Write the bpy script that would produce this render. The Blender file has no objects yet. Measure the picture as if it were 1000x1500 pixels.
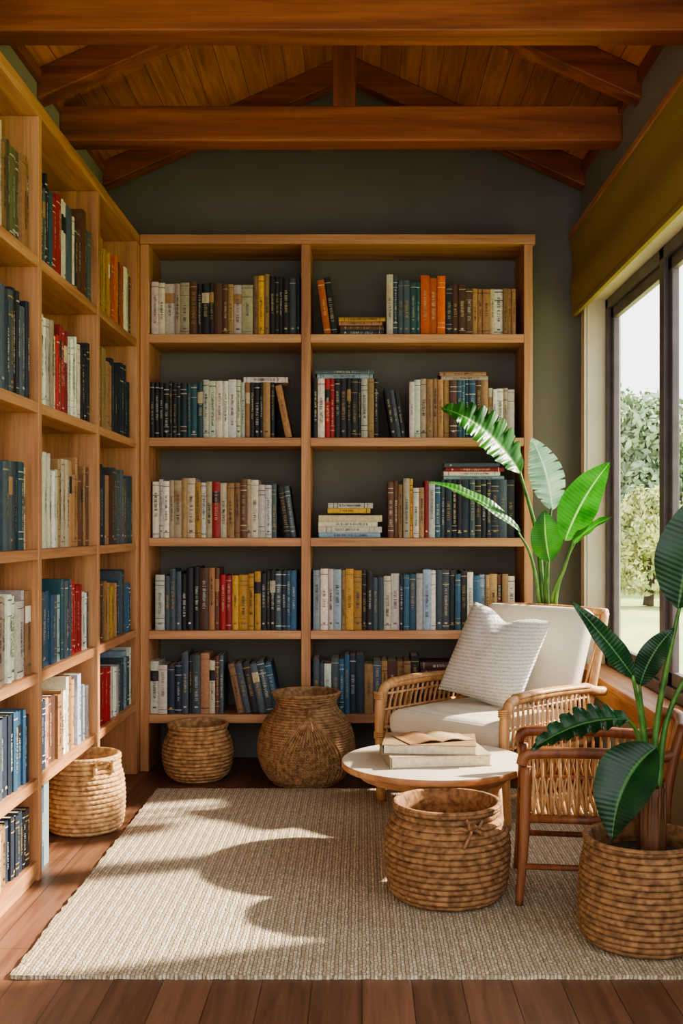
import bpy, math, random
from mathutils import Vector, Matrix, noise
random.seed(7)
R = random.random
def U(a,b): return a+(b-a)*R()
def lin(c):
    return tuple(((x/255)/12.92 if x/255<=0.04045 else ((x/255+0.055)/1.055)**2.4) for x in c)

# ------------------------------------------------------------------ mesh builder
class MB:
    def __init__(s): s.v=[];s.f=[];s.c=[];s.m=[];s.s=[];s.uv=None
    def add(s,verts,faces,col=(1,1,1),mat=0,smooth=False,M=None):
        o=len(s.v)
        for p in verts:
            p=Vector(p)
            if M is not None: p=M@p
            s.v.append(tuple(p))
        for f in faces:
            s.f.append(tuple(i+o for i in f)); s.c.append(col); s.m.append(mat); s.s.append(smooth)
        return o
    def box(s,x0,x1,y0,y1,z0,z1,col=(1,1,1),mat=0,M=None):
        s.add([(x0,y0,z0),(x1,y0,z0),(x1,y1,z0),(x0,y1,z0),(x0,y0,z1),(x1,y0,z1),(x1,y1,z1),(x0,y1,z1)],
              [(0,3,2,1),(4,5,6,7),(0,1,5,4),(1,2,6,5),(2,3,7,6),(3,0,4,7)],col,mat,False,M)
    def prism(s,poly,y0,y1,col=(1,1,1),mat=0,M=None):
        n=len(poly)
        vs=[(x,y0,z) for x,z in poly]+[(x,y1,z) for x,z in poly]
        fs=[tuple(range(n)),tuple(reversed(range(n,2*n)))]
        for i in range(n):
            j=(i+1)%n; fs.append((i,i+n,j+n,j))
        s.add(vs,fs,col,mat,False,M)
    def tube(s,pts,r,seg=8,col=(1,1,1),mat=0,sub=6,closed=False,M=None,rad=None,flat=1.0):
        P=[Vector(p) for p in pts]
        if len(P)>2 and sub>1:
            Q=[];n=len(P);rr=[]
            rng=n if closed else n-1
            for i in range(rng):
                p1=P[i];p2=P[(i+1)%n]
                p0=P[i-1] if (i>0 or closed) else p1*2-p2
                p3=P[(i+2)%n] if (i+2<n or closed) else p2*2-p1
                for k in range(sub):
                    t=k/sub
                    Q.append(0.5*((2*p1)+(-p0+p2)*t+(2*p0-5*p1+4*p2-p3)*t*t+(-p0+3*p1-3*p2+p3)*t**3))
                    if rad: rr.append(rad[i]*(1-t)+rad[(i+1)%n]*t)
            if not closed:
                Q.append(P[-1])
                if rad: rr.append(rad[-1])
            P=Q
            if rad: rad=rr
        n=len(P)
        if rad is None: rad=[r]*n
        T=[]
        for i in range(n):
            a=P[(i-1)%n] if (i>0 or closed) else P[i]
            b=P[(i+1)%n] if (i<n-1 or closed) else P[i]
            T.append((b-a).normalized())
        up=Vector((0,0,1))
        if abs(T[0].dot(up))>0.9: up=Vector((1,0,0))
        N=(up-T[0]*up.dot(T[0])).normalized()
        vs=[]
        for i in range(n):
            N=(N-T[i]*N.dot(T[i])).normalized()
            B=T[i].cross(N)
            for k in range(seg):
                a=2*math.pi*k/seg
                vs.append(P[i]+(N*math.cos(a)*flat+B*math.sin(a))*rad[i])
        fs=[]
        for i in range(n if closed else n-1):
            j=(i+1)%n
            for k in range(seg):
                l=(k+1)%seg
                fs.append((i*seg+k,i*seg+l,j*seg+l,j*seg+k))
        if not closed:
            fs.append(tuple(reversed(range(seg)))); fs.append(tuple(range((n-1)*seg,n*seg)))
        s.add(vs,fs,col,mat,True,M)
    def lathe(s,prof,seg=64,col=(1,1,1),mat=0,M=None,smooth=True,cap0=False,cap1=False):
        vs=[];fs=[];n=len(prof)
        for r,z in prof:
            for k in range(seg):
                a=2*math.pi*k/seg; vs.append((r*math.cos(a),r*math.sin(a),z))
        for i in range(n-1):
            for k in range(seg):
                l=(k+1)%seg
                fs.append((i*seg+k,i*seg+l,(i+1)*seg+l,(i+1)*seg+k))
        if cap0: fs.append(tuple(reversed(range(seg))))
        if cap1: fs.append(tuple(range((n-1)*seg,n*seg)))
        s.add(vs,fs,col,mat,smooth,M)
    def obj(s,name,mats,parent=None,bevel=0,loc=None,uvs=None):
        me=bpy.data.meshes.new(name); me.from_pydata(s.v,[],s.f); 
        ca=me.color_attributes.new('Col','FLOAT_COLOR','CORNER')
        buf=[]
        for p,c in zip(me.polygons,s.c):
            for _ in range(p.loop_total): buf.extend((c[0],c[1],c[2],1))
        ca.data.foreach_set('color',buf)
        me.polygons.foreach_set('material_index',s.m)
        me.polygons.foreach_set('use_smooth',s.s)
        if uvs:
            ul=me.uv_layers.new(name='UVMap')
            for l in me.loops: ul.data[l.index].uv=uvs[l.vertex_index]
        for m in mats: me.materials.append(m)
        me.update()
        o=bpy.data.objects.new(name,me); bpy.context.collection.objects.link(o)
        if parent: o.parent=parent
        if loc: o.location=loc
        if bevel:
            b=o.modifiers.new('bevel','BEVEL'); b.width=bevel; b.segments=2; b.limit_method='ANGLE'
        return o
def empty(name,loc=(0,0,0),rot=0):
    e=bpy.data.objects.new(name,None); bpy.context.collection.objects.link(e)
    e.location=loc; e.rotation_euler=(0,0,rot); e.empty_display_size=0.1; return e

# ------------------------------------------------------------------ materials
def newmat(name):
    m=bpy.data.materials.new(name); m.use_nodes=True
    nt=m.node_tree; return m,nt,nt.nodes,nt.links,nt.nodes['Principled BSDF']
def ramp(N,stops):
    r=N.new('ShaderNodeValToRGB'); e=r.color_ramp.elements
    while len(e)<len(stops): e.new(0.5)
    for i,(p,c) in enumerate(stops): e[i].position=p; e[i].color=(*c,1)
    return r
def mat_wood(name,dark,mid,light,axis='z',rough=0.5,sc=1.0,bump=0.15):
    m,nt,N,L,B=newmat(name)
    tc=N.new('ShaderNodeTexCoord'); mp=N.new('ShaderNodeMapping')
    s=[9*sc]*3; s['xyz'.index(axis)]=0.6*sc; mp.inputs['Scale'].default_value=s
    L.new(tc.outputs['Object'],mp.inputs[0])
    n1=N.new('ShaderNodeTexNoise'); n1.inputs['Scale'].default_value=1.6; n1.inputs['Detail'].default_value=6; n1.inputs['Distortion'].default_value=0.8
    L.new(mp.outputs[0],n1.inputs['Vector'])
    r=ramp(N,[(0.28,lin(dark)),(0.5,lin(mid)),(0.72,lin(light))]); L.new(n1.outputs[0],r.inputs[0])
    mp2=N.new('ShaderNodeMapping'); s2=[130*sc]*3; s2['xyz'.index(axis)]=5*sc; mp2.inputs['Scale'].default_value=s2
    L.new(tc.outputs['Object'],mp2.inputs[0])
    n2=N.new('ShaderNodeTexNoise'); n2.inputs['Scale'].default_value=1.0; n2.inputs['Detail'].default_value=3
    L.new(mp2.outputs[0],n2.inputs['Vector'])
    r2=ramp(N,[(0.3,(0.62,0.62,0.62)),(0.6,(1,1,1))]); L.new(n2.outputs[0],r2.inputs[0])
    mx=N.new('ShaderNodeMixRGB'); mx.blend_type='MULTIPLY'; mx.inputs[0].default_value=0.6
    L.new(r.outputs[0],mx.inputs[1]); L.new(r2.outputs[0],mx.inputs[2]); L.new(mx.outputs[0],B.inputs['Base Color'])
    B.inputs['Roughness'].default_value=rough
    b=N.new('ShaderNodeBump'); b.inputs['Strength'].default_value=bump; b.inputs['Distance'].default_value=0.002
    L.new(n2.outputs[0],b.inputs['Height']); L.new(b.outputs[0],B.inputs['Normal'])
    return m
def mat_planks(name,c1,c2,mortar,length,width,rough,rotz,grainaxis):
    m,nt,N,L,B=newmat(name)
    tc=N.new('ShaderNodeTexCoord'); mp=N.new('ShaderNodeMapping'); mp.inputs['Rotation'].default_value=(0,0,rotz)
    L.new(tc.outputs['Object'],mp.inputs[0])
    br=N.new('ShaderNodeTexBrick'); br.inputs['Scale'].default_value=1.0
    br.inputs['Brick Width'].default_value=length; br.inputs['Row Height'].default_value=width
    br.inputs['Mortar Size'].default_value=0.0014; br.inputs['Mortar Smooth'].default_value=0.3
    br.inputs['Color1'].default_value=(*lin(c1),1); br.inputs['Color2'].default_value=(*lin(c2),1); br.inputs['Mortar'].default_value=(*lin(mortar),1)
    br.offset=0.37
    L.new(mp.outputs[0],br.inputs['Vector'])
    mp2=N.new('ShaderNodeMapping'); s=[22,22,22]; s['xyz'.index(grainaxis)]=1.3; mp2.inputs['Scale'].default_value=s
    L.new(tc.outputs['Object'],mp2.inputs[0])
    n=N.new('ShaderNodeTexNoise'); n.inputs['Scale'].default_value=1.5; n.inputs['Detail'].default_value=8; n.inputs['Distortion'].default_value=0.8
    L.new(mp2.outputs[0],n.inputs['Vector'])
    r=ramp(N,[(0.3,(0.5,0.46,0.42)),(0.65,(1.1,1.1,1.1))]); L.new(n.outputs[0],r.inputs[0])
    mx=N.new('ShaderNodeMixRGB'); mx.blend_type='MULTIPLY'; mx.inputs[0].default_value=0.8
    L.new(br.outputs['Color'],mx.inputs[1]); L.new(r.outputs[0],mx.inputs[2]); L.new(mx.outputs[0],B.inputs['Base Color'])
    B.inputs['Roughness'].default_value=rough
    b=N.new('ShaderNodeBump'); b.inputs['Strength'].default_value=0.25; b.inputs['Distance'].default_value=0.003
    mm=N.new('ShaderNodeMath'); mm.operation='SUBTRACT'; L.new(n.outputs[0],mm.inputs[0]); L.new(br.outputs['Fac'],mm.inputs[1])
    L.new(mm.outputs[0],b.inputs['Height']); L.new(b.outputs[0],B.inputs['Normal'])
    return m
def mat_noise(name,c1,c2,scale=8,rough=0.8,bump=0.1,bscale=60,dist=0.002,sheen=0):
    m,nt,N,L,B=newmat(name)
    tc=N.new('ShaderNodeTexCoord')
    n=N.new('ShaderNodeTexNoise'); n.inputs['Scale'].default_value=scale; n.inputs['Detail'].default_value=5; L.new(tc.outputs['Object'],n.inputs['Vector'])
    r=ramp(N,[(0.35,lin(c1)),(0.65,lin(c2))]); L.new(n.outputs[0],r.inputs[0]); L.new(r.outputs[0],B.inputs['Base Color'])
    n2=N.new('ShaderNodeTexNoise'); n2.inputs['Scale'].default_value=bscale; n2.inputs['Detail'].default_value=4; L.new(tc.outputs['Object'],n2.inputs['Vector'])
    b=N.new('ShaderNodeBump'); b.inputs['Strength'].default_value=bump; b.inputs['Distance'].default_value=dist
    L.new(n2.outputs[0],b.inputs['Height']); L.new(b.outputs[0],B.inputs['Normal'])
    B.inputs['Roughness'].default_value=rough
    return m
def mat_vcol(name,rough=0.55,namp=0.25):
    m,nt,N,L,B=newmat(name)
    at=N.new('ShaderNodeVertexColor'); at.layer_name='Col'
    tc=N.new('ShaderNodeTexCoord'); n=N.new('ShaderNodeTexNoise'); n.inputs['Scale'].default_value=70; n.inputs['Detail'].default_value=4
    L.new(tc.outputs['Object'],n.inputs['Vector'])
    r=ramp(N,[(0.3,(1-namp,)*3),(0.7,(1.05,)*3)]); L.new(n.outputs[0],r.inputs[0])
    mx=N.new('ShaderNodeMixRGB'); mx.blend_type='MULTIPLY'; mx.inputs[0].default_value=1
    L.new(at.outputs[0],mx.inputs[1]); L.new(r.outputs[0],mx.inputs[2]); L.new(mx.outputs[0],B.inputs['Base Color'])
    B.inputs['Roughness'].default_value=rough
    return m
def mat_rope(name,dark,light,twist=70,slope=220,bump=0.8):
    m,nt,N,L,B=newmat(name)
    tc=N.new('ShaderNodeTexCoord'); sp=N.new('ShaderNodeSeparateXYZ'); L.new(tc.outputs['Object'],sp.inputs[0])
    at=N.new('ShaderNodeMath'); at.operation='ARCTAN2'; L.new(sp.outputs[1],at.inputs[0]); L.new(sp.outputs[0],at.inputs[1])
    a=N.new('ShaderNodeMath'); a.operation='MULTIPLY'; a.inputs[1].default_value=twist; L.new(at.outputs[0],a.inputs[0])
    z=N.new('ShaderNodeMath'); z.operation='MULTIPLY'; z.inputs[1].default_value=slope; L.new(sp.outputs[2],z.inputs[0])
    ad=N.new('ShaderNodeMath'); ad.operation='ADD'; L.new(a.outputs[0],ad.inputs[0]); L.new(z.outputs[0],ad.inputs[1])
    si=N.new('ShaderNodeMath'); si.operation='SINE'; L.new(ad.outputs[0],si.inputs[0])
    n=N.new('ShaderNodeTexNoise'); n.inputs['Scale'].default_value=45; n.inputs['Detail'].default_value=6; L.new(tc.outputs['Object'],n.inputs['Vector'])
    h=N.new('ShaderNodeMath'); h.operation='MULTIPLY_ADD'; h.inputs[1].default_value=0.07; L.new(si.outputs[0],h.inputs[0]); L.new(n.outputs[0],h.inputs[2])
    r=ramp(N,[(0.32,lin(dark)),(0.66,lin(light))]); L.new(h.outputs[0],r.inputs[0]); L.new(r.outputs[0],B.inputs['Base Color'])
    b=N.new('ShaderNodeBump'); b.inputs['Strength'].default_value=bump; b.inputs['Distance'].default_value=0.004
    L.new(h.outputs[0],b.inputs['Height']); L.new(b.outputs[0],B.inputs['Normal'])
    B.inputs['Roughness'].default_value=0.85
    return m
def mat_rug():
    m,nt,N,L,B=newmat('rug_weave')
    tc=N.new('ShaderNodeTexCoord'); mp=N.new('ShaderNodeMapping'); mp.inputs['Rotation'].default_value=(0,0,math.pi/2)
    L.new(tc.outputs['Object'],mp.inputs[0])
    nw=N.new('ShaderNodeTexNoise'); nw.inputs['Scale'].default_value=40; L.new(mp.outputs[0],nw.inputs['Vector'])
    vm=N.new('ShaderNodeMixRGB'); vm.blend_type='LINEAR_LIGHT'; vm.inputs[0].default_value=0.005
    L.new(mp.outputs[0],vm.inputs[1]); L.new(nw.outputs['Color'],vm.inputs[2])
    br=N.new('ShaderNodeTexBrick'); br.inputs['Scale'].default_value=1
    br.inputs['Brick Width'].default_value=0.021; br.inputs['Row Height'].default_value=0.0105; br.inputs['Mortar Size'].default_value=0.0022; br.inputs['Mortar Smooth'].default_value=1.0
    br.inputs['Color1'].default_value=(*lin((226,214,190)),1); br.inputs['Color2'].default_value=(*lin((196,182,156)),1); br.inputs['Mortar'].default_value=(*lin((150,134,108)),1)
    L.new(vm.outputs[0],br.inputs['Vector'])
    # ribs running the length of the rug
    sp=N.new('ShaderNodeSeparateXYZ'); L.new(vm.outputs[0],sp.inputs[0])
    rb=N.new('ShaderNodeMath'); rb.operation='MULTIPLY'; rb.inputs[1].default_value=2*math.pi/0.0315; L.new(sp.outputs[1],rb.inputs[0])
    rs=N.new('ShaderNodeMath'); rs.operation='SINE'; L.new(rb.outputs[0],rs.inputs[0])
    rr_=ramp(N,[(0.0,(0.78,0.76,0.72)),(0.6,(1,1,1))])
    ra=N.new('ShaderNodeMath'); ra.operation='MULTIPLY_ADD'; ra.inputs[1].default_value=0.5; ra.inputs[2].default_value=0.5; L.new(rs.outputs[0],ra.inputs[0]); L.new(ra.outputs[0],rr_.inputs[0])
    n=N.new('ShaderNodeTexNoise'); n.inputs['Scale'].default_value=150; n.inputs['Detail'].default_value=4; L.new(tc.outputs['Object'],n.inputs['Vector'])
    r=ramp(N,[(0.3,(0.66,0.63,0.58)),(0.6,(1.05,1.05,1.05))]); L.new(n.outputs[0],r.inputs[0])
    mx=N.new('ShaderNodeMixRGB'); mx.blend_type='MULTIPLY'; mx.inputs[0].default_value=0.85
    L.new(br.outputs['Color'],mx.inputs[1]); L.new(r.outputs[0],mx.inputs[2])
    mx2=N.new('ShaderNodeMixRGB'); mx2.blend_type='MULTIPLY'; mx2.inputs[0].default_value=0.8
    L.new(mx.outputs[0],mx2.inputs[1]); L.new(rr_.outputs[0],mx2.inputs[2]); L.new(mx2.outputs[0],B.inputs['Base Color'])
    sb=N.new('ShaderNodeMath'); sb.operation='SUBTRACT'; L.new(n.outputs[0],sb.inputs[0]); L.new(br.outputs['Fac'],sb.inputs[1])
    sb2=N.new('ShaderNodeMath'); sb2.operation='ADD'; L.new(sb.outputs[0],sb2.inputs[0]); L.new(ra.outputs[0],sb2.inputs[1])
    b=N.new('ShaderNodeBump'); b.inputs['Strength'].default_value=0.7; b.inputs['Distance'].default_value=0.004
    L.new(sb2.outputs[0],b.inputs['Height']); L.new(b.outputs[0],B.inputs['Normal'])
    B.inputs['Roughness'].default_value=0.95
    return m
def mat_fabric(name,c1,c2,freq=900,bump=0.5):
    m,nt,N,L,B=newmat(name)
    tc=N.new('ShaderNodeTexCoord')
    w=N.new('ShaderNodeTexWave'); w.bands_direction='Z'; w.inputs['Scale'].default_value=freq/20; w.inputs['Distortion'].default_value=3; w.inputs['Detail'].default_value=2; w.inputs['Detail Scale'].default_value=6
    L.new(tc.outputs['Object'],w.inputs['Vector'])
    n=N.new('ShaderNodeTexNoise'); n.inputs['Scale'].default_value=160; L.new(tc.outputs['Object'],n.inputs['Vector'])
    ad=N.new('ShaderNodeMath'); ad.operation='ADD'; L.new(w.outputs['Fac'],ad.inputs[0]); L.new(n.outputs[0],ad.inputs[1])
    r=ramp(N,[(0.3,lin(c1)),(0.9,lin(c2))]); L.new(ad.outputs[0],r.inputs[0]); L.new(r.outputs[0],B.inputs['Base Color'])
    b=N.new('ShaderNodeBump'); b.inputs['Strength'].default_value=bump; b.inputs['Distance'].default_value=0.003
    L.new(ad.outputs[0],b.inputs['Height']); L.new(b.outputs[0],B.inputs['Normal'])
    B.inputs['Roughness'].default_value=0.95
    return m
def mat_leaf(name,dark,light,rib,trans=0.3):
    m,nt,N,L,B=newmat(name)
    uv=N.new('ShaderNodeUVMap'); sp=N.new('ShaderNodeSeparateXYZ'); L.new(uv.outputs[0],sp.inputs[0])
    ab=N.new('ShaderNodeMath'); ab.operation='ABSOLUTE'; L.new(sp.outputs[1],ab.inputs[0])
    a=N.new('ShaderNodeMath'); a.operation='MULTIPLY'; a.inputs[1].default_value=150; L.new(sp.outputs[0],a.inputs[0])
    si=N.new('ShaderNodeMath'); si.operation='SINE'; L.new(a.outputs[0],si.inputs[0])
    n=N.new('ShaderNodeTexNoise'); n.inputs['Scale'].default_value=9; tc=N.new('ShaderNodeTexCoord'); L.new(tc.outputs['Object'],n.inputs['Vector'])
    ma=N.new('ShaderNodeMath'); ma.operation='MULTIPLY_ADD'; ma.inputs[1].default_value=0.05; L.new(si.outputs[0],ma.inputs[0]); L.new(n.outputs[0],ma.inputs[2])
    r=ramp(N,[(0.3,lin(dark)),(0.7,lin(light))]); L.new(ma.outputs[0],r.inputs[0])
    r2=ramp(N,[(0.03,(1,1,1)),(0.07,(0,0,0))]); L.new(ab.outputs[0],r2.inputs[0])
    mx=N.new('ShaderNodeMixRGB'); L.new(r2.outputs[0],mx.inputs[0]); L.new(r.outputs[0],mx.inputs[1]); mx.inputs[2].default_value=(*lin(rib),1)
    L.new(mx.outputs[0],B.inputs['Base Color']); B.inputs['Roughness'].default_value=0.36
    b=N.new('ShaderNodeBump'); b.inputs['Strength'].default_value=0.15; b.inputs['Distance'].default_value=0.003
    L.new(si.outputs[0],b.inputs['Height']); L.new(b.outputs[0],B.inputs['Normal'])
    t=N.new('ShaderNodeBsdfTranslucent'); L.new(mx.outputs[0],t.inputs[0])
    ms=N.new('ShaderNodeMixShader'); ms.inputs[0].default_value=trans
    L.new(B.outputs[0],ms.inputs[1]); L.new(t.outputs[0],ms.inputs[2]); L.new(ms.outputs[0],N['Material Output'].inputs[0])
    return m

OAK=((150,100,62),(190,136,92),(210,160,114))
oak={a:mat_wood('oak_'+a,*OAK,axis=a) for a in 'xyz'}
BEAM=((100,52,28),(146,82,44),(178,108,62))
beam={a:mat_wood('beam_'+a,*BEAM,axis=a,rough=0.55,sc=0.8) for a in 'xyz'}
rattan=mat_wood('rattan_light',(160,112,68),(200,152,102),(218,176,126),axis='z',rough=0.45,sc=2)
rattan_dk=mat_wood('rattan_dark',(98,56,32),(138,84,52),(164,108,70),axis='z',rough=0.45,sc=2)
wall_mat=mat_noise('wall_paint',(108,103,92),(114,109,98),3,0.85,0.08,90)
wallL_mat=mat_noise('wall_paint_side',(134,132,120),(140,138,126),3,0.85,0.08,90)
floor_mat=mat_planks('floor_wood',(136,98,76),(108,76,58),(50,34,28),1.3,0.13,0.4,math.pi/2,'y')
ceil_mat=mat_planks('ceiling_wood',(212,140,78),(190,118,62),(84,46,24),2.4,0.095,0.5,math.pi/2,'y')
book_mat=mat_vcol('book_cloth')
cream_mat=mat_noise('painted_casing',(206,192,170),(214,202,182),4,0.6,0.05)
frame_mat=mat_noise('window_frame_paint',(88,78,84),(102,92,98),10,0.45,0.1)
blind_mat=mat_fabric('blind_fabric',(124,104,48),(152,130,64),700,0.3)

# ------------------------------------------------------------------ room shell
XL,XR,YB,YF=-1.315,1.132,5.66,-0.3
SL=0.44; XC=(XL+XR)/2+0.015; EZ=3.05; RZ=EZ+(XC-XL)*SL
b=MB(); b.box(XL-0.15,XR+0.17,YF,YB+0.15,-0.08,0); b.obj('floor',[floor_mat])
b=MB(); b.prism([(XL-0.15,0),(XR+0.17,0),(XR+0.17,EZ-0.17*SL),(XR,EZ),(XC,RZ),(XL,EZ),(XL-0.15,EZ-0.15*SL)],YB,YB+0.15); b.obj('wall_back',[wall_mat])
b=MB(); b.prism([(XL-0.15,0),(XL,0),(XL,EZ),(XL-0.15,EZ-0.15*SL)],YF,YB); b.obj('wall_left',[wallL_mat])
WY0,WY1,WZ0,WZ1=3.47,5.5,0.50,2.34
VY0,VY1=0.0,2.62  # wall opening for the added, unseen fill window
b=MB(); X2=XR+0.17
b.box(XR,X2,YF,VY0,0,EZ-0.1); b.box(XR,X2,VY1,WY0,0,EZ-0.1); b.box(XR,X2,VY0,VY1,0,WZ0); b.box(XR,X2,VY0,VY1,WZ1+0.25,EZ-0.1)
b.box(XR,X2,WY1,YB,0,EZ-0.1); b.box(XR,X2,WY0,WY1,0,WZ0); b.box(XR,X2,WY0,WY1,WZ1,EZ-0.1)
b.prism([(XR,EZ-0.1),(X2,EZ-0.1),(X2,EZ-0.17*SL),(XR,EZ)],YF,YB)
b.obj('wall_right',[wallL_mat])
b=MB(); t=0.05
xl,xr=XL-0.15,XR+0.17
zl=EZ-0.15*SL; zr=EZ-0.17*SL
b.prism([(xl,zl),(XC,RZ),(XC,RZ+t),(xl,zl+t)],YF,YB+0.15); b.prism([(XC,RZ),(xr,zr),(xr,zr+t),(XC,RZ+t)],YF,YB+0.15)
b.obj('ceiling',[ceil_mat])
bx=MB(); bz=MB(); br=MB()
def rafter(y0,y1,mb):
    d=0.125
    mb.prism([(XL,EZ-d),(XC,RZ-d),(XC,RZ),(XL,EZ)],y0,y1); mb.prism([(XC,RZ-d),(XR,EZ-d),(XR,EZ),(XC,RZ)],y0,y1)
for y in (5.54,4.42,3.3,2.2,1.1): rafter(y,y+0.10,br)
for y in (4.75,3.70,2.5,1.3): bx.box(XL,XR,y,y+0.12,2.872,3.025)
for y in (4.76,3.71,2.51,1.31): bz.box(XC-0.05,XC+0.05,y,y+0.10,3.025,RZ-0.01)
bm=empty('ceiling_beams')
bx.obj('tie_beams',[beam['x']],bm,0.006); bz.obj('king_posts',[beam['z']],bm,0.005); br.obj('rafters',[beam['x']],bm,0.005)
b=MB(); b.box(XL,XL+0.02,YF,YB,EZ-0.06,EZ-0.01); b.box(XR-0.02,XR,YF,YB,EZ-0.06,EZ-0.01); b.obj('trim_1',[beam['y']])
b=MB(); b.box(XR-0.012,XR,YF,YB,0,0.1); b.box(0.85,XR-0.012,YB-0.012,YB,0,0.1); b.obj('baseboard_right',[wallL_mat])

# ------------------------------------------------------------------ window
b=MB()
b.box(XR-0.014,XR,WY1,WY1+0.075,WZ0-0.02,2.68); b.box(XR-0.014,XR,WY0-0.075,WY0,WZ0-0.02,2.68); b.box(XR-0.014,XR,WY0,WY1,WZ1,WZ1+0.08)
b.box(XR,XR+0.165,WY1-0.008,WY1,WZ0,WZ1); b.box(XR,XR+0.165,WY0,WY0+0.008,WZ0,WZ1); b.box(XR,XR+0.165,WY0+0.008,WY1-0.008,WZ1-0.008,WZ1)
b.obj('trim_2',[cream_mat],bevel=0.002)
b=MB(); b.box(XR-0.05,XR+0.09,WY0-0.1,WY1+0.1,WZ0-0.03,WZ0+0.004); b.box(XR-0.02,XR,WY0-0.08,WY1+0.08,WZ0-0.12,WZ0-0.03); b.obj('trim_3',[oak['y']],bevel=0.004)
w=empty('window_1'); fx0,fx1=XR+0.09,XR+0.15
b=MB(); y0,y1,z0,z1=WY0+0.008,WY1-0.008,WZ0+0.004,WZ1-0.008
ym=4.46
b.box(fx0,fx1,y0,y0+0.05,z0,z1); b.box(fx0,fx1,y1-0.05,y1,z0,z1); b.box(fx0,fx1,y0,y1,z0,z0+0.05); b.box(fx0,fx1,y0,y1,z1-0.05,z1); b.box(fx0,fx1,ym-0.035,ym+0.035,z0,z1)
b.obj('outer_frame',[frame_mat],w,0.004)
b=MB(); panes=[(y0+0.05,ym-0.035),(ym+0.035,y1-0.05)]
for (a,c) in panes:
    for (p,q,r_,s_) in ((a,a+0.055,z0+0.05,z1-0.05),(c-0.055,c,z0+0.05,z1-0.05),(a,c,z0+0.05,z0+0.105),(a,c,z1-0.105,z1-0.05)):
        b.box(fx0+0.018,fx1-0.012,p,q,r_,s_)
b.obj('sashes',[frame_mat],w,0.004)
gm,nt,N,L,B=newmat('window_glass')
tr=N.new('ShaderNodeBsdfTransparent'); gl=N.new('ShaderNodeBsdfGlossy'); gl.inputs['Roughness'].default_value=0.02; gl.inputs[0].default_value=(1,1,1,1)
ms=N.new('ShaderNodeMixShader'); ms.inputs[0].default_value=0.05; L.new(tr.outputs[0],ms.inputs[1]); L.new(gl.outputs[0],ms.inputs[2]); L.new(ms.outputs[0],N['Material Output'].inputs[0])
b=MB()
for (a,c) in panes: b.box(fx0+0.03,fx0+0.034,a+0.05,c-0.05,z0+0.1,z1-0.1)
b.obj('glass',[gm],w)
w2=empty('added_fill_window'); b=MB(); za,zb=WZ0,WZ1+0.25  # out-of-view window, added to let in more sky light from the right
for (p,q,r_,s_) in ((VY0,VY0+0.05,za,zb),(VY1-0.05,VY1,za,zb),(VY0+0.05,VY1-0.05,za,za+0.05),(VY0+0.05,VY1-0.05,zb-0.05,zb),(0.85,0.91,za+0.05,zb-0.05),(1.72,1.78,za+0.05,zb-0.05)):
    b.box(fx0,fx1,p,q,r_,s_)
b.obj('outer_frame',[frame_mat],w2,0.004)
b=MB(); e=empty('roman_blind')
nz=24
vs=[];fs=[]
ya,yb=WY0-0.1,5.60
for i in range(nz+1):
    z=2.27+0.40*i/nz
    x=1.075+0.008*math.cos(i/nz*2*math.pi*1.5)
    if i<2: x-=0.006
    for y in (ya,yb): vs.append((x,y,z))
    for y in (yb,ya): vs.append((x+0.018,y,z))
for i in range(nz):
    a=i*4
    for k in range(4):
        l=(k+1)%4; fs.append((a+k,a+l,a+4+l,a+4+k))
fs.append((3,2,1,0)); fs.append((nz*4,nz*4+1,nz*4+2,nz*4+3))
b.add(vs,fs); b.obj('blind_fabric_panel',[blind_mat],e)
b=MB(); b.box(1.06,XR-0.001,ya-0.01,yb+0.01,2.671,2.70); b.obj('head_rail',[oak['y']],e,0.003)

# ------------------------------------------------------------------ bookcases
SZ=[2.136,1.63,1.14,0.687,0.276]
bc=empty('back_bookcase'); H=MB(); V=MB(); F0=5.333; T=0.042
x0,x1=-1.083,0.833
V.box(x0,x0+T,F0,YB,0,2.573); V.box(x1-T,x1,F0,YB,0,2.573); V.box(-0.297,-0.252,F0,YB,0.0,2.573)
H.box(x0,x1+0.012,F0-0.012,YB,2.573,2.62)
for z in SZ: H.box(x0+T,-0.297,F0+0.002,YB,z-T,z); H.box(-0.252,x1-T,F0+0.002,YB,z-T,z)
H.obj('shelves',[oak['x']],bc,0.003); V.obj('uprights',[oak['z']],bc,0.003)
lc=empty('left_bookcase'); H=MB(); V=MB(); FX=-1.085; BX=XL+0.002; TL=0.036
LZ=[2.10,1.61,1.115,0.70,0.345]
ups=[5.27,4.49,3.67,2.85]
for y in ups: V.box(BX,FX,y,y+TL,0,2.573)
V.box(BX,FX,5.306,YB,0,2.573)
H.box(BX,FX,2.84,YB,2.573,2.62)
for z in LZ:
    for a,c in zip(ups[1:],ups[:-1]): H.box(BX,FX-0.002,a+TL,c,z-TL,z)
H.box(BX,FX-0.002,2.85+TL,3.67,0.03,0.07); H.box(BX,FX-0.012,2.85+TL,3.67,0,0.03)
Bp=MB(); Bp.box(BX,BX+0.006,2.85+TL,5.27,0,2.573)
H.obj('shelves',[oak['y']],lc,0.003); V.obj('uprights',[oak['z']],lc,0.003); Bp.obj('back_panel',[oak['z']],lc)

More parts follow.
